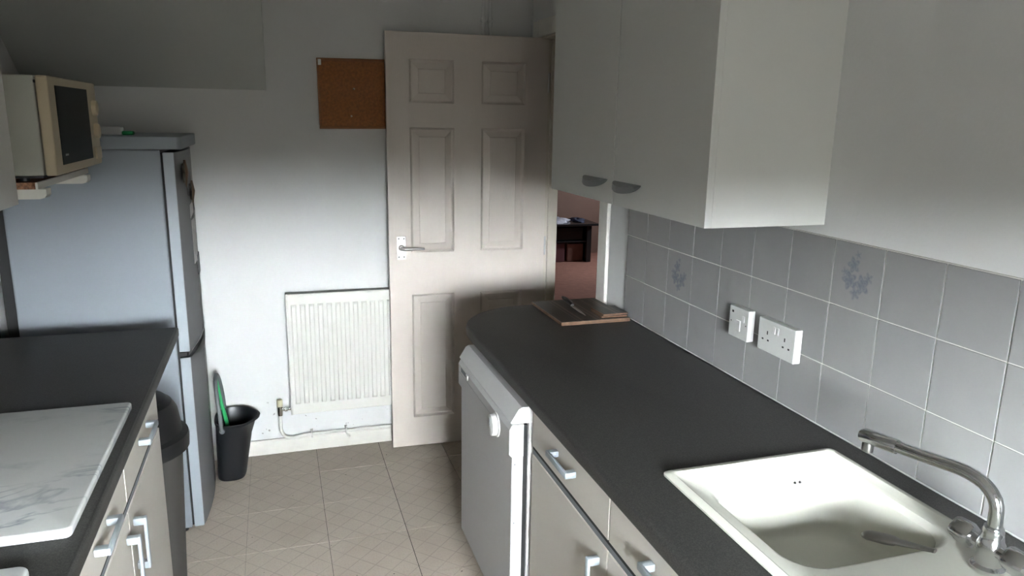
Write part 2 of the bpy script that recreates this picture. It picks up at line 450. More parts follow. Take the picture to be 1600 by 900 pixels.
# unseen blind, added to cut daylight from the upper half of the window
t = thing('added_light_blind', 'unseen cream blind added to cut light from the upper window', 'blind', ((WX0+WX1)/2, YB+.03, 2.16))
part('roller', tube(BM(), [(WX0-.03, YB+.035, 2.16), (WX1+.03, YB+.035, 2.16)], .022, 14), UPVC, t, True)
part('fabric', B(WX0-.02, WX1+.02, YB+.012, YB+.0135, BLZ, 2.16), mat('added_blind_fabric', (.62, .58, .50), .9), t)
part('bottom_bar', B(WX0-.02, WX1+.02, YB+.007, YB+.019, BLZ-.022, BLZ, bev=.003), UPVC, t)

# unseen porch-like surround, added to block high sky from the kitchen window
SKY_BLOCK = mat('sky_block_brick', (.20, .11, .075), .9, noise=.3, nscale=12)
struct('floor_sky_block', B(-2.7, .7, YB-1.1, YB-TH-.001, -.08, -.02), mat('concrete', (.22, .21, .20), .9, noise=.1, nscale=6))
struct('wall_sky_block_left', B(-2.7, -2.6, YB-1.1, YB-TH-.001, -.08, 2.28), SKY_BLOCK)
struct('wall_sky_block_right', B(.6, .7, YB-1.1, YB-TH-.001, -.08, 2.28), SKY_BLOCK)
struct('ceiling_sky_block', B(-2.7, .7, YB-1.1, YB-TH-.001, 2.28, 2.36), mat('sky_block_boards', (.16, .12, .09), .8))

# door lining and architrave
bm = BM()
box(bm, -.002, TH+.002, DY0, DY0+.012, 0, DZ); box(bm, -.002, TH+.002, DY1-.012, DY1, 0, DZ); box(bm, -.002, TH+.002, DY0+.012, DY1-.012, DZ-.012, DZ)
box(bm, .05, .075, DY0+.012, DY0+.026, 0, DZ-.012); box(bm, .05, .075, DY1-.026, DY1-.012, 0, DZ-.012)
struct('trim_1', bm, FRAMEM)
bm = BM()
box(bm, -.016, -.0005, DY0-.072, DY0+.006, 0, DZ+.07, bev=.004); box(bm, -.016, -.0005, DY1-.006, DY1+.072, 0, DZ+.07, bev=.004)
box(bm, -.016, -.0005, DY0+.006, DY1-.006, DZ-.006, DZ+.07, bev=.004)
struct('trim_2', bm, SKIRT)

# ------------------------------------------------------------------ wall tiles over the right worktop
TS = .15; Y0T = 1.37315 + 7*TS; ZT = .912
gb = B(-.0066, 0, -.42, Y0T, ZT, ZT+3*TS+.001)
gr = obj('grout_bed', gb, GROUT, wall_r)
def tile_mesh(nm, mt):
    g = .0012
    bm = B(-.0085, -.002, -TS/2+g, TS/2-g, -TS/2+g, TS/2-g, bev=.0012, seg=2)
    me = bpy.data.meshes.new(nm); bm.to_mesh(me); bm.free(); me.materials.append(mt)
    return me
tA, tF = tile_mesh('wall_tile', TILE), tile_mesh('flower_tile', TILEF)
for c in range(19):
    for r in range(3):
        fl_ = (c, r) in ((2, 1), (7, 2), (12, 1))
        o = bpy.data.objects.new('wall_tile', tF if fl_ else tA); COL.objects.link(o); o.parent = wall_r
        o.location = (0, Y0T-(c+.5)*TS, ZT+(r+.5)*TS)
        if fl_: o['label'] = 'tile printed with a grey-blue flower spray'

# ------------------------------------------------------------------ lounge seen through the doorway
lf = struct('floor_lounge', B(0, LX1, 1.6, 8.4, -.06, -.002), CARPET)
struct('ceiling_lounge', B(TH, LX1+TH, 1.5, 8.5, H, H+.08), CEIL)
struct('wall_lounge_far', B(-.1, LX1+TH, 8.4, 8.5, -.06, H), PINKW)
struct('wall_lounge_near', B(TH, LX1+TH, 1.5, 1.6, -.06, H), PINKW)
struct('wall_lounge_left', B(0, TH, YF+TH, 8.4, -.06, H), PINKW)
bm = BM()
box(bm, LX1, LX1+TH, 1.6, LWY0, -.06, H); box(bm, LX1, LX1+TH, LWY1, 8.4, -.06, H)
box(bm, LX1, LX1+TH, LWY0, LWY1, -.06, LWZ0); box(bm, LX1, LX1+TH, LWY0, LWY1, LWZ1, H)
struct('wall_lounge_right', bm, PINKW)
window('window_2', LX1+.05, (LWY0, LWY1), LWZ0, LWZ1, 0)

t = thing('television_stand', 'black glass topped stand seen through the open doorway', 'stand', (1.75, 8.0, 0))
part('glass_top', slab(BM(), [(1.1, 7.80), (2.32, 7.77), (2.32, 8.30), (1.1, 8.32)], .43, .455, .006), TVBL, t)
for (x, y) in ((1.18, 7.86), (2.22, 7.86), (1.18, 8.24), (2.22, 8.24)):
    part('leg', B(x-.03, x+.03, y-.03, y+.03, 0, .43, bev=.004), TVBL, t)
part('lower_shelf', B(1.16, 2.24, 7.85, 8.26, .235, .25, bev=.003), TVBL, t)
part('side_panel', B(2.20, 2.25, 7.90, 8.20, 0, .43), TVBL, t)
part('back_panel', B(1.16, 2.2, 8.27, 8.29, .03, .43), TVBL, t)
def cloth(name, cx, cy, z, rx, ry, h, mt, label):
    bm = BM(); n = 18; rings = []
    for k in range(6):
        f = k/5; rr = math.cos(f*math.pi/2)**.7 if k < 5 else .05; hh = h*math.sin(f*math.pi/2)
        ring = []
        for i in range(n):
            a = 2*math.pi*i/n; w = 1 + .16*math.sin(3*a+k) + .1*math.sin(7*a+2*k)
            ring.append((cx+rx*rr*w*math.cos(a), cy+ry*rr*w*math.sin(a), z+hh*(1+.25*math.sin(5*a+k))))
        rings.append(ring)
    rings[0] = [(p[0], p[1], z) for p in rings[0]]
    loft(bm, rings, True, True)
    return tag(obj(name, bm, mt, None, True), label, 'clothes')
cloth('folded_clothes', 1.86, 8.02, .456, .17, .15, .045, CLOTHW, 'pale crumpled clothes heaped on black glass topped stand')
cloth('dark_clothes', 2.16, 8.06, .456, .08, .14, .03, CLOTH, 'dark blue crumpled cloth on black glass topped stand')
tag(obj('storage_box', B(1.98, 2.18, 7.90, 8.2, 0, .21, bev=.008), WOODB), 'brown box under the black glass topped stand', 'box')
tag(obj('storage_crate', B(1.66, 1.95, 7.90, 8.2, 0, .22, bev=.008), mat('crate_maroon', (.13, .05, .06), .5)), 'maroon crate under the black glass topped stand', 'box')
tag(obj('player_unit', B(1.62, 2.17, 7.90, 8.2, .2505, .40, bev=.006), TVBL), 'black box on the lower shelf of glass topped stand', 'player')

# ------------------------------------------------------------------ door leaf
DW_, DH_, DT_ = .762, 1.981, .036
door = bpy.data.objects.new('door_1', None); COL.objects.link(door); door['kind'] = 'structure'
door.location = (-.728, 3.444, .006); door.rotation_euler = (0, 0, math.atan2(-.030, .762))
# local: x along the leaf from the latch edge to the hinge edge, y into the leaf (0 = face), z up
cols = ((.104, .310), (.440, .652)); rows = ((.152, .780), (.985, 1.565), (1.675, 1.865))
bm = BM(); xs = [0, cols[0][0], cols[0][1], cols[1][0], cols[1][1], DW_]; zs = [0] + [v for r in rows for v in r] + [DH_]
for i in range(5):
    for j in range(7):
        if i % 2 == 1 and j % 2 == 1: continue
        vv = [bm.verts.new((x, 0, z)) for x, z in ((xs[i], zs[j]), (xs[i+1], zs[j]), (xs[i+1], zs[j+1]), (xs[i], zs[j+1]))]
        bm.faces.new(vv)
bmesh.ops.remove_doubles(bm, verts=bm.verts, dist=1e-5)
b2 = B(0, DW_, .0008, DT_, 0, DH_)                 # core with open front
for f in list(b2.faces):
    if f.calc_center_median().y < .001: b2.faces.remove(f)
me_ = bpy.data.meshes.new('tmp'); b2.to_mesh(me_); b2.free(); bm.from_mesh(me_)
for x0, x1 in cols:                                # sealing floor behind the panels is given by the panels themselves
    pass
obj('leaf', bm, DOORM, door)
for (x0, x1) in cols:
    for (z0, z1) in rows:
        prof = [(0, 0), (.005, .007), (.010, .0115), (.015, .0115), (.040, .0035), (.043, .0005), (.044, .0005)]
        rings = [[(x0+o_, y, z0+o_), (x1-o_, y, z0+o_), (x1-o_, y, z1-o_), (x0+o_, y, z1-o_)] for o_, y in prof]
        obj('panel', loft(BM(), rings, False, True), DOORM, door)
def lever(sgn, yface):
    h = obj('handle', B(.036, .078, yface, yface+sgn*.004, .955, 1.064, bev=.0012), STEEL_L, door); h['label'] = 'satin steel lever handle on a long backplate'
    for zz in (.966, 1.053):
        for xx in (.045, .069):
            obj('screw', lathe(BM(), [(.0038, 0), (.003, sgn*.0012)], (xx, yface+sgn*.004, zz), 10, 1), DARK, h)
    obj('rose', lathe(BM(), [(.014, 0), (.014, sgn*.004), (.011, sgn*.008)], (.057, yface+sgn*.004, 1.010), 20, 1), STEEL, h, True)
    pts = [(.057, yface+sgn*.010, 1.010), (.057, yface+sgn*.034, 1.010)] + arc((.057, yface+sgn*.036, 1.010), (.058, yface+sgn*.046, 1.010), (.075, yface+sgn*.047, 1.010), 5) + [(.12, yface+sgn*.046, 1.010), (.160, yface+sgn*.043, 1.008)]
    obj('lever', tube(BM(), pts, .007, 12, [.008]*2+[.0085]*6+[.0065, .005]), STEEL_L, h, True)
STEEL_L = mat('satin_steel', (.60, .59, .57), .32, metal=.9)
lever(-1, 0.0); lever(1, DT_)
obj('latch_plate', B(-.0015, .0, .008, .028, .96, 1.06), STEEL_L, door)
for zz in (.2, 1.0, 1.78):
    obj('hinge', tube(BM(), [(DW_+.004, .0, zz-.045), (DW_+.004, .0, zz+.045)], .005, 10), STEEL_L, door, True)

# ------------------------------------------------------------------ radiator, pipe, cork board, pipes
RX0, RX1, RZ0, RZ1, RY = -1.206, -.50, .212, .808, 3.489
t = thing('radiator', 'white fluted panel radiator on the far wall behind the door', 'radiator', (-.85, 3.51, RZ0))
part('panel', B(RX0+.006, RX1-.006, RY+.004, RY+.030, RZ0, RZ1, bev=.004), RADM, t)
part('side_cover', B(RX0, RX0+.010, RY, RY+.045, RZ0, RZ1, bev=.003), RADM, t)
part('side_cover', B(RX1-.010, RX1, RY, RY+.045, RZ0, RZ1, bev=.003), RADM, t)
part('top_rail', B(RX0+.010, RX1-.010, RY, RY+.044, RZ1-.012, RZ1, bev=.003), RADM, t)
k = 0
x = RX0 + .022
while x + .026 < RX1 - .012:
    rings = []
    for o_, y in ((0, RY+.0045), (.004, RY-.001), (.006, RY-.0025)):
        rings.append([(x+o_, y, .262+o_*2), (x+.026-o_, y, .262+o_*2), (x+.026-o_, y, .757-o_*2), (x+o_, y, .757-o_*2)])
    part('flute', loft(BM(), rings, False, True), RADM, t)
    x += .0405
for xx in (-1.05, -.66): part('wall_bracket', B(xx-.02, xx+.02, RY+.030, YF-.001, .40, .62), RADM, t)
t = thing('radiator_valve', 'cream capped chrome valve at the lower corner of radiator', 'valve', (-1.255, 3.515, .2))
part('valve_body', lathe(BM(), [(.011, .207), (.012, .215), (.012, .232), (.010, .25), (.010, .256)], (-1.256, 3.515, 0), 16), BRASS, t, True)
part('cap', lathe(BM(), [(.0125, .253), (.0135, .256), (.0135, .284), (.011, .288)], (-1.256, 3.515, 0), 18), IVORY, t, True)
part('union_nut', lathe(BM(), [(.010, 0), (.010, .012), (.013, .013), (.013, .026), (.008, .028), (.008, .048)], (-1.248, 3.515, .238), 8, 0), CHROME, t)
pts = [(-1.256, 3.515, .21), (-1.256, 3.516, .15)] + arc((-1.256, 3.517, .135), (-1.252, 3.521, .088), (-1.20, 3.525, .081), 7) + [(-1.16, 3.528, .087), (-1.12, 3.53, .090), (-.9, 3.531, .088), (-.62, 3.531, .088), (-.30, 3.531, .088)]
tag(obj('radiator_pipe', tube(BM(), pts, .0085, 10), RADM, None, True), 'white painted copper pipe running along top of the skirting', 'pipe')
for i, (xx, rz) in enumerate(((-1.113, 0), (-.948, .5))):
    bm = BM()
    box(bm, xx-.006, xx+.006, 3.5425, YF-.001, .0995, .106, bev=.001)
    ring = [(.016*math.cos(a), .016*math.sin(a)) for a in [math.radians(-60+30*q) for q in range(11)]]
    tube(bm, [(xx+.0, 3.531-c_*0-u*.9, .088+w) for u, w in ring for c_ in (0,)], .0035, 6)
    if i: tube(bm, [(xx+.0, 3.517, .082), (xx+.006, 3.514, .066), (xx+.014, 3.514, .058), (xx+.018, 3.516, .066)], .005, 6)
    tag(obj('pipe_clip', bm, RADM, None, True), ('white clip holding the skirting pipe upright' if not i else 'broken white clip hanging down from the skirting pipe'), 'clip', 'clips on the skirting pipe')

cb = thing('cork_board', 'brown cork notice board hung on far wall, half hidden by door', 'notice board', (-.74, YF-.010, 1.715))
cb.rotation_euler = (0, math.radians(-.6), 0)
obj('cork_sheet', B(-.270, .290, -.002, .009, -.142, .145), CORK, cb)
for a in ((-.278, .298, .143, .156), (-.278, .298, -.154, -.141)):
    obj('frame_bar', B(a[0], a[1], -.006, .009, a[2], a[3], bev=.002), CORKF, cb)
for a in ((-.278, -.268), (.288, .298)):
    obj('frame_bar', B(a[0], a[1], -.0055, .009, -.141, .143, bev=.002), CORKF, cb)
obj('corner_clip', B(-.272, -.258, -.009, -.005, .125, .150, bev=.001), STEEL, cb)
for (x, z) in ((-.118, .024), (-.134, -.097)):
    obj('drawing_pin', lathe(BM(), [(.0045, 0), (.0045, -.003), (.002, -.005)], (x, -.002, z), 12, 1), BRASS, cb, True)

for i, x in enumerate((-.250, -.217)):
    t = thing('heating_pipe', 'white painted vertical pipe on far wall above the door', 'pipe', (x, YF-.014, .12), 'vertical pipes above the door')
    part('tube', tube(BM(), [(x, YF-.014, .12), (x, YF-.014, 1.2), (x, YF-.014, H-.002)], .0078, 12), WALL, t, True)
    part('collar', lathe(BM(), [(.0095, 2.035), (.0105, 2.04), (.0105, 2.075), (.0095, 2.08)], (x, YF-.014, 0), 14), WALL, t, True)
    part('clip', B(x-.012, x+.012, YF-.024, YF-.0005, 2.056, 2.068, bev=.002), WALL, t)

# ------------------------------------------------------------------ fridge freezer
FY0, FY1, FXB, FXF = 2.878, 3.425, -2.10, -1.602
t = thing('fridge_freezer', 'tall silver fridge freezer standing under the stair slope', 'fridge', (-1.85, 3.15, 0))
part('body', B(FXB, FXF, FY0, FY1, .03, 1.492, bev=.006), SILV, t)
part('rear_panel', B(FXB-.035, FXB-.001, FY0+.01, FY1-.01, .06, 1.46), BLK, t)
def fdoor(x0, bulge, thick0, z0, z1, mt, name, inset=.006):
    n = 14; outer = []
    for i in range(n+1):
        s_ = i/n; y = FY0+.003 + (FY1-FY0-.006)*s_
        outer.append((x0 + bulge*(1-(2*s_-1)**2), y))
    pts = [(thick0, FY0+.003), ] + [(outer[0][0]-.006, outer[0][1])] + [(outer[0][0], outer[0][1]+.006)] + outer[1:-1] + [(outer[-1][0], outer[-1][1]-.006), (outer[-1][0]-.006, outer[-1][1]), (thick0, FY1-.003)]
    return part(name, prism(BM(), pts, 2, z0, z1), mt, t, True, None, 25)
XD = -1.558
UD = fdoor(XD, .020, -1.594, .752, 1.482, SILVD, 'upper_door')
LD = fdoor(XD, .020, -1.594, .035, .728, SILVD, 'lower_door')
for nm, z0, z1, pd in (('door_edge', .752, 1.482, UD), ('door_edge', .035, .728, LD)):
    part(nm, B(-1.594, XD-.001, FY0-.001, FY0+.004, z0, z1, bev=.0015), SILVE, pd)
fdoor(XD-.006, .016, -1.594, .733, .748, BLK, 'handle_recess')
# chrome lip with a crescent shaped grip in the middle of the gap
n = 20; A_, C_ = [], []
for i in range(n+1):
    s_ = i/n; y = FY0+.01+(FY1-FY0-.02)*s_; A_.append((XD+.0205*(1-(2*s_-1)**2)+.001, y))
bm = BM(); rings = []
for i, (x, y) in enumerate(A_):
    d_ = .006 + .026*math.sin(math.pi*i/n)**2
    rings.append([(x, y, .752), (x+.004, y, .753), (x+.004, y, .752+d_*.3), (x, y, .752+d_*.3)])
loft(bm, rings, True, True); part('grip_lip', bm, CHROME, UD, True)
bm = BM(); rings = []
for i, (x, y) in enumerate(A_):
    d_ = .002 + .040*math.sin(math.pi*i/n)**2
    rings.append([(x-.004, y, .728), (x+.0005, y, .728), (x+.0005, y, .728-d_*.0+.0), (x+.0015, y, .728-d_), (x-.004, y, .728-d_)])
loft(bm, rings, True, True); part('grip_scoop', bm, BLK, LD, True)
part('door_seal', B(-1.602, -1.594, FY0+.006, FY1-.006, .04, 1.48), DARK, t)
cap_pts = rrect(FXB, -1.532, FY0-.0005, FY1+.0005, .02, 0)
part('top_cap', slab(BM(), [(p[0], p[1]) for p in cap_pts], 1.4925, 1.537, .003), SILV, t)
for (x, y) in ((-1.64, FY0+.05), (-1.64, FY1-.05), (-2.05, FY0+.05), (-2.05, FY1-.05)):
    part('foot', lathe(BM(), [(.018, 0), (.018, .012), (.012, .034)], (x, y, 0), 12), BLK, t)
def fx(y):
    s_ = (y-FY0-.003)/(FY1-FY0-.006); return XD+.020*(1-(2*s_-1)**2)
def dpatch(name, y0, y1, z0, z1, th, mt, label, cat, tilt=0., group=None):
    """flat sheet lying on the curved fridge door"""
    n = 4; rings = []
    for i in range(n+1):
        y = y0+(y1-y0)*i/n; x = fx(y)+.0008; dz = tilt*(y-y0)
        rings.append([(x, y, z0+dz), (x+th, y, z0+dz), (x+th, y, z1+dz), (x, y, z1+dz)])
    return tag(obj(name, loft(BM(), rings, True, True), mt), label, cat, group)
dpatch('paper_note', 3.085, 3.20, 1.045, 1.215, .0012, PAPER, 'larger white paper note stuck on the silver fridge door', 'note')
dpatch('paper_slip', 3.07, 3.16, 1.225, 1.275, .0012, mat('paper_grey', (.55, .56, .56), .8), 'small torn grey slip above the white fridge note', 'note', .15)
dpatch('photo_magnet', 3.165, 3.25, .985, 1.065, .004, mat('magnet_dark', (.09, .09, .10), .4, noise=.7, nscale=60), 'dark square picture magnet below the white fridge note', 'magnet')
def critter(name, cy, cz, s_, label):
    x = max(fx(cy-.04), fx(cy+.04), fx(cy))+.001
    t_ = thing(name, label, 'magnet', (x, cy, cz), 'brown insect magnets on the fridge door')
    def leaf(a, L_, w_, d=.006):
        bm = BM(); n_ = 10; pts = []
        for i in range(n_*2):
            q = 2*math.pi*i/(n_*2); u = L_*(.5+.5*math.cos(q)); v = w_*math.sin(q)
            pts.append((u*math.cos(a)-v*math.sin(a), u*math.sin(a)+v*math.cos(a)))
        return prism(bm, pts, 0, 0.0, d)
    for a in (.6, 2.5, -.6, -2.5):
        obj('wing', leaf(a, .045*s_, .014*s_), BROWN, t_)
    obj('body', tube(BM(), [(.006, 0, -.045*s_), (.009, 0, 0), (.006, 0, .04*s_)], .006, 8, [.002, .007*s_, .004]), mat('magnet_tan', (.10, .06, .03), .5), t_, True)
    obj('feeler', tube(BM(), [(.006, .0, -.04*s_), (.008, .012*s_, -.075*s_)], .0012, 5), BLK, t_)
    return t_
critter('insect_magnet', 2.985, 1.405, 1.15, 'brown butterfly magnet high on the silver fridge door')
critter('insect_magnet', 3.125, 1.325, 1.0, 'green and brown dragonfly magnet above the grey paper slip')
t = thing('medicine_box', 'small white box with green end lying on the fridge top', 'box', (-1.77, 3.05, 1.537))
part('carton', B(-1.822, -1.742, 3.02, 3.08, 1.537, 1.566, bev=.004), PAPER, t)
part('green_end', B(-1.7415, -1.705, 3.03, 3.07, 1.5375, 1.551, bev=.004), GREEN, t)

# ------------------------------------------------------------------ microwave on its shelf
SH0, SH1 = 2.172, 2.735
t = thing('shelf', 'white faced chipboard wall shelf carrying the microwave', 'shelf', (-1.98, 2.45, 1.40))
part('board', B(XL+.001, -1.806, SH0, SH1, 1.4225, 1.4395), CHIP, t)
part('front_edging', B(-1.806, -1.800, SH0, SH1, 1.4222, 1.4398, bev=.001), SHELFW, t)
for y in (SH0+.004, SH1-.10):
    pts = [(XL+.001, 1.4222), (XL+.001, 1.397), (-1.800, 1.397), (-1.789, 1.400), (-1.784, 1.407), (-1.784, 1.4222)]
    part('batten', prism(BM(), pts, 1, y, y+.045), SHELFW, t)
MY0, MY1, MZ0, MZ1, MX = 2.172, 2.722, 1.456, 1.704, -1.782
t = thing('microwave', 'old cream microwave with dark glass door on wall shelf', 'microwave', (-1.96, 2.45, 1.4398))
part('casing', B(XL+.02, MX, MY0, MY1, MZ0, MZ1, bev=.004), CREAMS, t)
part('underside', B(XL+.025, MX-.004, MY0+.006, MY1-.006, MZ0-.006, MZ0+.001), DARK, t)
for (x, y) in ((-2.1, MY0+.05), (-1.84, MY0+.05), (-2.1, MY1-.05), (-1.84, MY1-.05)):
    part('foot', lathe(BM(), [(.012, 1.4398), (.012, MZ0-.006)], (x, y, 0), 12), BLK, t)
GY0, GY1 = MY0+.062, MY0+.415
d = part('door', B(MX+.003, MX+.030, MY0, GY1+.022, MZ0, MZ1, bev=.004), CREAM, t)
part('window_glass', B(MX+.0285, MX+.0315, GY0, GY1, MZ0+.024, MZ1-.022), GLASSD, d)
part('badge', B(MX+.0316, MX+.0322, GY0+.03, GY0+.06, MZ0+.046, MZ0+.051), STEEL_L, d)
part('latch_slot', B(MX-.0005, MX+.004, MY0-.001, MY0+.05, MZ1-.018, MZ1-.011), DARK, d)
c = part('control_panel', B(MX+.003, MX+.028, GY1+.024, MY1, MZ0, MZ1, bev=.004), CREAM, t)
for zz, r in ((MZ1-.075, .024), (MZ1-.145, .024)):
    part('dial', lathe(BM(), [(r, 0), (r*.92, .012), (r*.6, .014)], (MX+.028, (GY1+MY1)/2+.012, zz), 20, 0), CREAM, c, True)
part('open_button', B(MX+.028, MX+.034, GY1+.045, MY1-.02, MZ0+.018, MZ0+.055, bev=.002), CREAM, c)

# ------------------------------------------------------------------ handles and base units
def dhandle(name, parent, face_x, sgn, yc, zc, length, vertical, proj=.030):
    """flat D shaped bar handle; sgn = direction the face looks along x"""
    bm = BM(); w = .0085; h = length/2
    if vertical: box(bm, face_x+sgn*(proj-.008), face_x+sgn*proj, yc-w, yc+w, zc-h, zc+h, bev=.0035)
    else: box(bm, face_x+sgn*(proj-.008), face_x+sgn*proj, yc-h, yc+h, zc-w, zc+w, bev=.0035)
    for e_ in (-1, 1):
        if vertical: box(bm, face_x, face_x+sgn*(proj-.004), yc-w*.95, yc+w*.95, zc+e_*(h-.010)-.0095, zc+e_*(h-.010)+.0095, bev=.003)
        else: box(bm, face_x, face_x+sgn*(proj-.004), yc+e_*(h-.010)-.0095, yc+e_*(h-.010)+.0095, zc-w*.95, zc+w*.95, bev=.003)
    return part(name, bm, HAND, parent, True, None, 40)
def base_unit(label, wall_x, face_x, y0, y1, hinge_far, sink=False):
    """carcass from the wall to the fronts, one drawer over one door"""
    sgn = 1 if face_x > wall_x else -1
    t = thing('base_cabinet', label, 'cabinet', ((wall_x+face_x)/2, (y0+y1)/2, 0))
    ci = face_x - sgn*.019
    if sink:
        part('carcass', B(wall_x+sgn*.003, ci, y0, y1, .15, .70), UNIT, t)
        for ya, yb in ((y0, y0+.018), (y1-.018, y1)): part('side_panel', B(ci-sgn*.06, ci, ya, yb, .70, .871), UNIT, t)
    else:
        part('carcass', B(wall_x+sgn*.003, ci, y0, y1, .15, .871), UNIT, t)
    part('plinth', B(ci-sgn*.05, ci-sgn*.066, y0, y1, 0, .15), UNIT, t)
    for w in (.12,): part('leg', lathe(BM(), [(.02, 0), (.02, .15)], ((wall_x+face_x)/2, (y0+y1)/2, 0), 10), BLK, t)
    g = .0015
    dr = part('drawer', B(ci+sgn*.0005, face_x, y0+g, y1-g, .742, .868, bev=.0015), UNIT, t)
    dhandle('handle', dr, face_x, sgn, (y0+y1)/2, .806, .135, False)
    part('rail', B(ci, face_x-sgn*.004, y0, y1, .715, .742), RAIL, t)
    part('rail_shadow_gap', B(face_x-sgn*.006, face_x-sgn*.003, y0, y1, .731, .7415), DARK, t)
    do = part('door', B(ci+sgn*.0005, face_x, y0+g, y1-g, .152, .716, bev=.0015), UNIT, t)
    hy = y1-.042 if not hinge_far else y0+.042
    dhandle('handle', do, face_x, sgn, hy, .614, .135, True)
    return t
FXR, FXL = -.587, -1.587
base_unit('cream base cabinet between dishwasher and sink, single drawer over door', -.003, FXR, 1.29, 1.785, True)
base_unit('cream base cabinet below the white sink', -.003, FXR, .79, 1.288, False, True)
base_unit('cream base cabinet beside the black bin, under marble slab', XL, FXL, 1.742, 2.25, True)
base_unit('cream base cabinet two along from black bin, under plain white slab', XL, FXL, 1.24, 1.74, False)
for y0, side in ((.29, 'r'), (-.21, 'r')):
    base_unit('cream base cabinet toward the window end past the white sink' if y0 > 0 else 'cream base cabinet nearest the kitchen window wall', -.003, FXR, y0, y0+.498, True, y0 > 0)
# far end panel that carries the curved worktop end beyond the dishwasher
tag(obj('end_panel', B(-.50, -.02, 2.405, 2.423, 0, .8715, bev=.001), UNIT), 'cream support panel under the curved worktop end', 'panel')

# ------------------------------------------------------------------ worktops
SXA, SXB, SYA, SYB = -.500, -.078, .40, 1.238        # sink outline
r = .29; yE = 2.662; xF = -.617
ol = [(-.0095, YB+.005, 0), (-.0095, 2.572, 0), (-.0195, 2.574, 1), (-.0195, yE, 1)]
for i in range(15):
    a = math.radians(90 + 90*i/14); ol.append((xF+r+r*math.cos(a), yE-r+r*math.sin(a), 1))
ol += [(xF, 1.0, 1), (xF, YB+.005, 1)]
hole = [(SXA+.03, SYA+.03), (SXB-.03, SYA+.03), (SXB-.03, SYB-.03), (SXA+.03, SYB-.03)]
tag(obj('worktop', slab(BM(), ol, .872, .910, .009, hole), WORK, None, True), 'long charcoal worktop with curved end, holding the white sink', 'worktop')
tag(obj('worktop', slab(BM(), [(XL+.001, .30), (-1.563, .30), (-1.563, 2.655), (XL+.001, 2.655)], .872, .910, .009), WORK, None, True), 'charcoal worktop with square end, carrying the marble slab', 'worktop')

# ------------------------------------------------------------------ sink, tap, utensil
t = thing('sink', 'white inset sink bowl set in charcoal worktop', 'sink', (-.29, .9, .91))
bx0, bx1, by0, by1 = -.448, -.118, .868, 1.172
rings = [rrect(SXA+.004, SXB-.004, SYA+.004, SYB-.004, .012, .9103), rrect(SXA, SXB, SYA, SYB, .014, .9125), rrect(SXA, SXB, SYA, SYB, .014, .9165),
         rrect(SXA+.006, SXB-.006, SYA+.006, SYB-.006, .014, .9205), rrect(SXA+.016, SXB-.016, SYA+.016, SYB-.016, .016, .9205),
         rrect(SXA+.024, SXB-.024, SYA+.024, SYB-.024, .018, .9145),
         rrect(bx0-.010, bx1+.010, by0-.010, by1+.010, .075, .9135), rrect(bx0-.002, bx1+.002, by0-.002, by1+.002, .07, .910), rrect(bx0+.006, bx1-.006, by0+.006, by1-.006, .066, .898)]
part('rim', loft(BM(), rings), SINKM, t, True, None, 32)
rings = [rings[-1]]
for f in [i/8 for i in range(1, 9)]:
    o_ = .006 + .026*f + .05*max(0, f-.6)**2*6; z = .898 - .110*math.sin(f*math.pi/2)
    rings.append(rrect(bx0+o_, bx1-o_, by0+o_, by1-o_, .066, z))
rings.append(rrect(bx0+.12, bx1-.12, by0+.11, by1-.11, .03, .7855))
part('bowl', loft(BM(), rings, False, True), SINKM, t, True, None, 60)
for i in range(7):
    x = -.44+.05*i
    part('drainer_rib', prism(BM(), [(x-.008, .9140), (x-.004, .9165), (x+.004, .9165), (x+.008, .9140)], 1, .45, .68), SINKM, t)
part('waste', lathe(BM(), [(.034, .7865), (.032, .7890), (.022, .7880), (.02, .780)], ((bx0+bx1)/2, by0+.125, 0), 24), CHROME, t, True)
for x in (-.232, -.220): part('overflow_hole', lathe(BM(), [(.0028, 0), (.0028, -.003)], (x, by1-.012, .893), 8, 1), DARK, t)

t = thing('kitchen_tap', 'chrome swan neck mixer tap behind the white sink bowl', 'tap', (-.15, .79, .9145))
tx, ty = -.150, .790
part('base_column', lathe(BM(), [(.026, .9142), (.026, .921), (.020, .926), (.0185, .94), (.021, .95), (.021, .962), (.018, .968), (.016, .980), (.0165, .983), (.0145, .990)], (tx, ty, 0), 28), CHROME, t, True)
for sg, L_ in ((1, .052), (-1, .052)):
    part('valve_arm', lathe(BM(), [(.012, 0), (.012, sg*.030)], (tx, ty, .953), 18, 1), CHROME, t, True)
    rings = []
    for h_, rr in ((.028, .010), (.030, .018), (.036, .021), (.060, .020), (.066, .017), (.068, .010)):
        ring = []
        for i in range(32):
            a = 2*math.pi*i/32; q = rr*(1+.10*math.cos(4*a)); ring.append((tx+q*math.cos(a), ty+sg*h_, .953+q*math.sin(a)))
        rings.append(ring)
    part('tap_head', loft(BM(), rings, True, True), CHROME, t, True)
pts = [(tx, ty, .985), (tx, ty, 1.005)] + arc((tx, ty, 1.015), (tx-.002, ty+.004, 1.062), (tx-.006, .862, 1.058), 10) + [(tx-.009, .93, 1.049), (tx-.012, 1.0, 1.0405)]
part('spout', tube(BM(), pts, .0108, 18), CHROME, t, True)
part('spout_sleeve', tube(BM(), [(tx-.0115, .985, 1.0422), (tx-.0118, .988, 1.042), (tx-.015, 1.060, 1.033), (tx-.0153, 1.066, 1.0322)], .0135, 20, [.0120, .0142, .0142, .0120]), CHROME, t, True)
part('nozzle', lathe(BM(), [(.0095, 1.026), (.0105, 1.016), (.0105, 1.006), (.008, 1.005)], (tx-.0148, 1.050, 0), 18), STEEL, t, True)

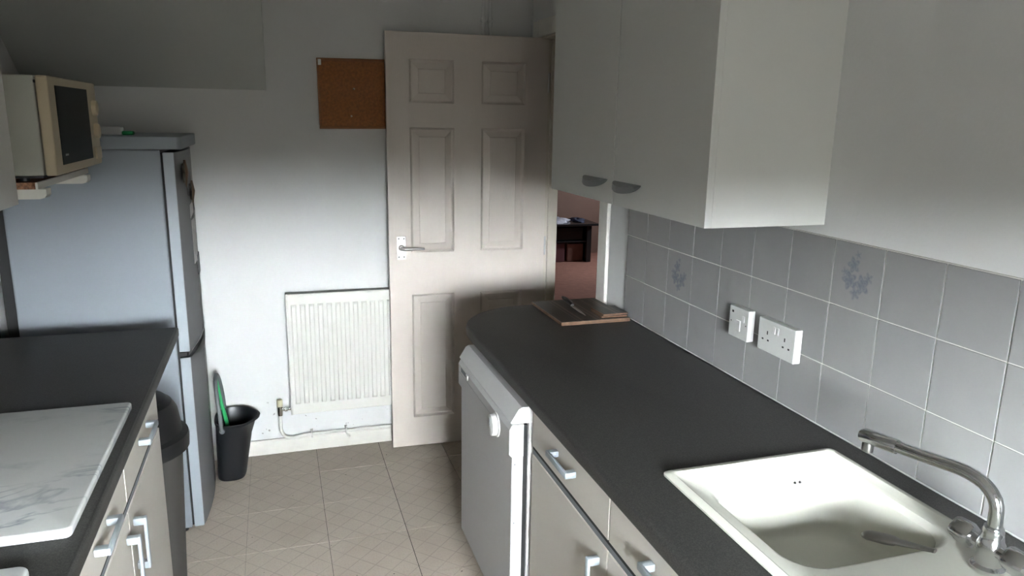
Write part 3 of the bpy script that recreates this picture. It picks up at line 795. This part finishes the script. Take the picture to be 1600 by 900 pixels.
t = thing('sink_utensil', 'dark metal utensil handle leaning on the near edge of the sink', 'utensil', (-.19, .90, .90))
P0, P1 = Vector((-.236, .965, .890)), Vector((-.200, .845, .921))
ax = (P1-P0).normalized(); sd = ax.cross(Vector((0, 0, 1))).normalized(); up_ = sd.cross(ax)
rings = []
for f, w, hh in ((0, .005, .003), (.03, .011, .006), (.1, .015, .008), (.35, .016, .0085), (.46, .014, .007), (.50, .010, .005), (.75, .008, .004), (1, .006, .003)):
    p = P0 + (P1-P0)*f
    rings.append([tuple(p + sd*w*math.cos(2*math.pi*i/16) + up_*hh*math.sin(2*math.pi*i/16)) for i in range(16)])
part('handle', loft(BM(), rings, True, True), STEEL, t, True, None, 60)

# ------------------------------------------------------------------ sockets
def socket_plate(t, y0, y1, z0, z1):
    return part('face_plate', B(-.0175, -.0087, y0, y1, z0, z1, bev=.0018), SOCK, t)
XS = -.0175
t = thing('double_socket', 'white double plug socket with two rocker switches on tiles', 'socket', (-.009, 1.521, 1.035))
part('back_box', B(-.030+.0, -.0087, 1.449, 1.593, 1.037, 1.123, bev=.0015), SOCK, t)
XS = -.030
def hole_(t, y, z, w, h): part('pin_hole', B(XS-.0004, XS+.002, y-w/2, y+w/2, z-h/2, z+h/2), DARK, t)
for yc in (1.5555, 1.4865):
    hole_(t, yc, 1.0885, .004, .0095); 
for yc in (1.562, 1.48):
    hole_(t, yc+.011, 1.069, .0065, .0045); hole_(t, yc-.011, 1.069, .0065, .0045)
for yc in (1.5275, 1.5145):
    part('switch_rocker', prism(BM(), [(XS+.001, 1.092), (XS-.0035, 1.094), (XS-.001, 1.111), (XS+.001, 1.111)], 1, yc-.0042, yc+.0042), APPL, t)
t = thing('switched_spur', 'white single switched fuse spur beside the double socket', 'switch', (-.009, 1.682, 1.035))
part('back_box', B(-.030, -.0087, 1.640, 1.726, 1.037, 1.123, bev=.0015), SOCK, t)
part('indicator', B(XS-.0006, XS+.002, 1.707, 1.715, 1.105, 1.111), DARK, t)
part('fuse_carrier', B(XS-.003, XS+.002, 1.673, 1.691, 1.058, 1.088, bev=.001), SOCK, t)
part('switch_rocker', prism(BM(), [(XS+.001, 1.086), (XS-.0035, 1.088), (XS-.001, 1.104), (XS+.001, 1.104)], 1, 1.656, 1.666), APPL, t)
for yc in (1.717, 1.649): part('screw', lathe(BM(), [(.002, .001), (.002, -.0004)], (XS, yc, 1.080), 8, 0), DARK, t)

# ------------------------------------------------------------------ wall cabinets
CZ0, CZ1 = 1.388, 2.105
CY0, CYM, CY1 = 1.426, 1.902, 2.392
t = thing('wall_cabinet', 'white double door wall cabinet over the tiles with half moon pulls', 'cabinet', (-.15, 1.9, CZ0))
part('carcass', B(-.298, -.0005, CY0+.017, CY1, CZ0, CZ1), WCAB, t)
part('side_panel', B(-.3052, -.0005, CY0, CY0+.0168, CZ0-.001, CZ1), WEND, t)
def pull(parent, y0, y1, z):
    """half-moon cup pull"""
    n = 18; yc = (y0+y1)/2; hw = (y1-y0)/2; top, bot = [], []
    for i in range(n+1):
        a = math.pi*i/n; u = math.cos(a); v = math.sin(a)
        top.append((yc+hw*u, v))
    bm = BM(); rings = []
    for k, (sc_, dx, dz) in enumerate(((1.0, 0, .0035), (1.0, .002, .0045), (.97, .0, -.0015), (1.0, 0, -.0035))): pass
    A1 = [bm.verts.new((-.3235-.026*v, y, z-.010*v*v+.0025)) for y, v in top]
    A2 = [bm.verts.new((-.3235-.026*v-.001, y, z-.024*v-.0005)) for y, v in top]
    A3 = [bm.verts.new((-.3235-.020*v, y*1.0, z-.024*v-.0005)) for y, v in top]
    A4 = [bm.verts.new((-.3235-.020*v, y, z-.010*v*v-.001)) for y, v in top]
    R4 = (A1, A2, A3, A4)
    for q in range(4):
        a, c = R4[q], R4[(q+1) % 4]
        for i in range(n): bm.faces.new((a[i], a[i+1], c[i+1], c[i]))
    bm.faces.new(A1); bm.faces.new(A4[::-1])
    bmesh.ops.remove_doubles(bm, verts=bm.verts, dist=1e-5)
    bmesh.ops.recalc_face_normals(bm, faces=bm.faces)
    return part('pull', bm, PULL, parent, True, 'grey half moon pull')
d1 = part('door', B(-.323, -.3054, CY0, CYM-.003, CZ0-.001, CZ1, bev=.0008), WCAB, t); pull(d1, 1.735, 1.890, 1.452)
d2 = part('door', B(-.323, -.3055, CYM+.003, CY1, CZ0-.001, CZ1, bev=.0015), WCAB, t); pull(d2, 1.940, 2.100, 1.452)
t = thing('wall_cabinet', 'plain pale wall cabinet beside the microwave shelf', 'cabinet', (-2.0, 1.7, CZ0))
part('carcass', B(XL+.001, -1.862, 1.16, 2.155, CZ0, CZ1), WCAB, t)
ld1 = part('door', B(-1.860, -1.842, 1.66, 2.155, CZ0-.001, CZ1, bev=.0015), WCAB, t)
ld2 = part('door', B(-1.860, -1.842, 1.16, 1.655, CZ0-.001, CZ1, bev=.0015), WCAB, t)

# ------------------------------------------------------------------ dishwasher
t = thing('dishwasher', 'white dishwasher standing proud under the curved worktop end', 'dishwasher', (-.33, 2.1, 0))
WY0, WY1 = 1.803, 2.395
part('body', B(-.590, -.04, WY0+.004, WY1-.004, .03, .80, bev=.003), APPL, t)
pts = [(-.04, .801), (-.636, .801), (-.644, .806), (-.622, .842), (-.612, .848), (-.04, .848)]
part('lid', prism(BM(), pts, 1, WY0, WY1), APPL, t, True, None, 30)
pts = [(-.606, .704), (-.640, .704), (-.6475, .712), (-.6475, .785), (-.640, .7985), (-.606, .7985)]
cp = part('control_panel', prism(BM(), pts, 1, WY0, WY1), APPLP, t)
part('panel_end', prism(BM(), [(u+.0005 if u < -.61 else u, v) for u, v in pts], 1, WY0-.0012, WY0+.001), APPL, cp)
part('groove', B(-.6480, -.6470, WY0+.14, WY1-.01, .7575, .759), mat('panel_groove', (.42, .42, .42), .5), cp)
part('indicator_window', B(-.6485, -.6470, WY1-.10, WY1-.04, .768, .782), RAIL, cp)
part('program_button', B(-.652, -.6470, WY1-.135, WY1-.120, .768, .784, bev=.001), APPL, cp)
kn = part('knob', lathe(BM(), [(.036, 0), (.036, -.003), (.032, -.005), (.031, -.019), (.026, -.022)], (-.6475, 1.925, .752), 26, 0), APPL, cp, True)
part('marker', B(-.6705, -.6690, 1.9235, 1.9265, .752, .775), RAIL, kn)
dd = part('door', B(-.638, -.606, WY0+.003, WY1-.003, .150, .703, bev=.003), APPLP, t)
part('door_side', B(-.6365, -.606, WY0+.0015, WY0+.0045, .150, .703), APPL, dd)
for zz in (.68, .50, .32):
    part('screw', lathe(BM(), [(.0025, .0005), (.0025, -.0008)], (-.630, WY0+.0015, zz), 8, 1), RAIL, dd)
part('seal', B(-.606, -.5905, WY0+.012, WY1-.012, .16, .79), DARK, t)
part('kick_plate', B(-.575, -.56, WY0+.01, WY1-.01, .012, .149), APPL, t)
for (x, y) in ((-.53, WY0+.05), (-.53, WY1-.05), (-.1, WY0+.05), (-.1, WY1-.05)):
    part('foot', lathe(BM(), [(.02, 0), (.02, .01), (.012, .032)], (x, y, 0), 12), BLK, t)

# ------------------------------------------------------------------ things on the worktops
tag(obj('marble_slab', slab(BM(), [(p[0], p[1]) for p in rrect(-2.06, -1.586, 1.303, 1.905, .012, 0)], .9103, .9285, .005), MARBLE, None, True), 'grey veined marble slab lying on the charcoal worktop', 'slab')
tag(obj('white_slab', slab(BM(), [(p[0], p[1]) for p in rrect(-2.10, -1.620, .70, 1.212, .02, 0)], .9103, .926, .005), mat('white_enamel', (.66, .68, .68), .3), None, True), 'plain white slab with rounded corners beside the marble slab', 'slab')
def pmat(name, x0, x1, y0, y1, z0, z1, rot, label, cat, group):
    cx, cy = (x0+x1)/2, (y0+y1)/2
    t = thing(name, label, cat, (cx, cy, z0), group); t.rotation_euler = (0, 0, rot)
    obj('core', B(x0-cx, x1-cx, y0-cy, y1-cy, 0, z1-z0-.001, bev=.0006), MDF, t)
    obj('print', B(x0-cx+.0005, x1-cx-.0005, y0-cy+.0005, y1-cy-.0005, z1-z0-.001, z1-z0), PLACEM, t)
pmat('placemat', -.290, -.024, 2.336, 2.648, .9102, .9172, .0, 'dark striped placemat lying flat on worktop under another', 'placemat', 'placemats by the doorway')
pmat('placemat', -.294, -.028, 2.333, 2.646, .9173, .9243, .01, 'dark striped placemat on top, carrying coasters and knife', 'placemat', 'placemats by the doorway')
pmat('coaster', -.128, -.028, 2.352, 2.452, .9244, .9304, -.02, 'dark coaster lying on the upper placemat', 'coaster', 'coasters on the placemats')
pmat('coaster', -.124, -.024, 2.358, 2.462, .9305, .9365, .04, 'topmost dark coaster, stacked on another', 'coaster', 'coasters on the placemats')
k = thing('kitchen_knife', 'small black handled knife lying across the placemat', 'knife', (-.165, 2.49, .9245))
Pk = [(-.1515, 2.632), (-.153, 2.525)]
part('handle', tube(BM(), [(-.168, 2.640, .936), (-.170, 2.60, .937), (-.172, 2.55, .934), (-.173, 2.525, .932)], .008, 10, [.005, .009, .008, .006]), BLK, k, True)
bm = prism(BM(), [(-.178, 2.53), (-.167, 2.53), (-.170, 2.44), (-.178, 2.385), (-.182, 2.44)], 2, .9275, .929)
part('blade', bm, STEEL_L, k)

# ------------------------------------------------------------------ bin and bucket
t = thing('waste_bin', 'black domed kitchen bin between left cabinets and fridge', 'bin', (-1.705, 2.46, 0))
c = (-1.705, 2.455, 0)
part('body', lathe(BM(), [(.118, 0), (.124, .006), (.150, .585), (.154, .59), (.154, .598)], c, 36), BINB, t, True)
ld = part('lid', lathe(BM(), [(.158, .560), (.171, .566), (.173, .600), (.170, .612), (.152, .618), (.150, .640), (.143, .69), (.128, .716), (.10, .728), (.04, .733)], c, 36, cap0=False), BLK, t, True)
part('swing_flap', lathe(BM(), [(.108, .7265), (.112, .7295), (.10, .7330), (.03, .7375)], c, 30), BLK, ld, True)

t = thing('mop_bucket', 'black plastic bucket with pouring lip on floor by the fridge', 'bucket', (-1.475, 3.37, 0))
def bring(z, rx, ry, lip, cx, cy=3.385):
    out = []
    for i in range(36):
        a = 2*math.pi*i/36; ca, sa = math.cos(a), math.sin(a)
        e_ = 2.8; q = (abs(ca)**e_ + abs(sa)**e_)**(-1/e_)
        x, y = rx*q*ca, ry*q*sa
        if ca > .80: x += lip*((ca-.80)/.20)**1.2
        out.append((cx+x, cy+y, z))
    return out
rings = [bring(.004, .056, .075, 0, -1.480), bring(.0, .060, .08, 0, -1.480), bring(.012, .063, .085, 0, -1.479), bring(.20, .073, .104, .008, -1.464), bring(.262, .076, .110, .020, -1.458),
         bring(.270, .084, .118, .026, -1.455), bring(.279, .084, .118, .028, -1.455), bring(.280, .079, .113, .022, -1.455), bring(.262, .072, .106, .016, -1.458), bring(.20, .069, .100, .008, -1.464), bring(.014, .058, .080, 0, -1.479)]
part('pail', loft(BM(), rings, True, True), BUCK, t, True, None, 50)
hp = []
for i in range(17):
    a = math.pi*i/16; hp.append((-1.502 - .018*math.sin(a), 3.385-.124*math.cos(a), .262+.215*math.sin(a)**.7))
bm = BM(); rings = []
for i, p in enumerate(hp):
    rings.append([(p[0]-.010, p[1]-.002, p[2]), (p[0]+.010, p[1]-.002, p[2]), (p[0]+.010, p[1]+.004*(1 if i < 9 else -1), p[2]+.001), (p[0]-.010, p[1]+.004*(1 if i < 9 else -1), p[2]+.001)])
tube(bm, hp, .0085, 10)
part('carry_handle', bm, BUCKH, t, True)
for y in (3.385-.122, 3.385+.122): part('handle_pivot', lathe(BM(), [(.012, -.006), (.012, .006)], (-1.500, y, .262), 12, 1), BUCKH, t)
t = thing('cleaning_brush', 'green handled cleaning brush standing in the black bucket', 'brush', (-1.49, 3.36, .02))
part('handle', tube(BM(), [(-1.455, 3.37, .03), (-1.480, 3.385, .20), (-1.506, 3.40, .34), (-1.522, 3.41, .46)], .007, 10, [.009, .009, .008, .006]), GREEN, t, True)
part('brush_head', B(-1.478, -1.440, 3.34, 3.40, .016, .05, bev=.006), GREEN, t)
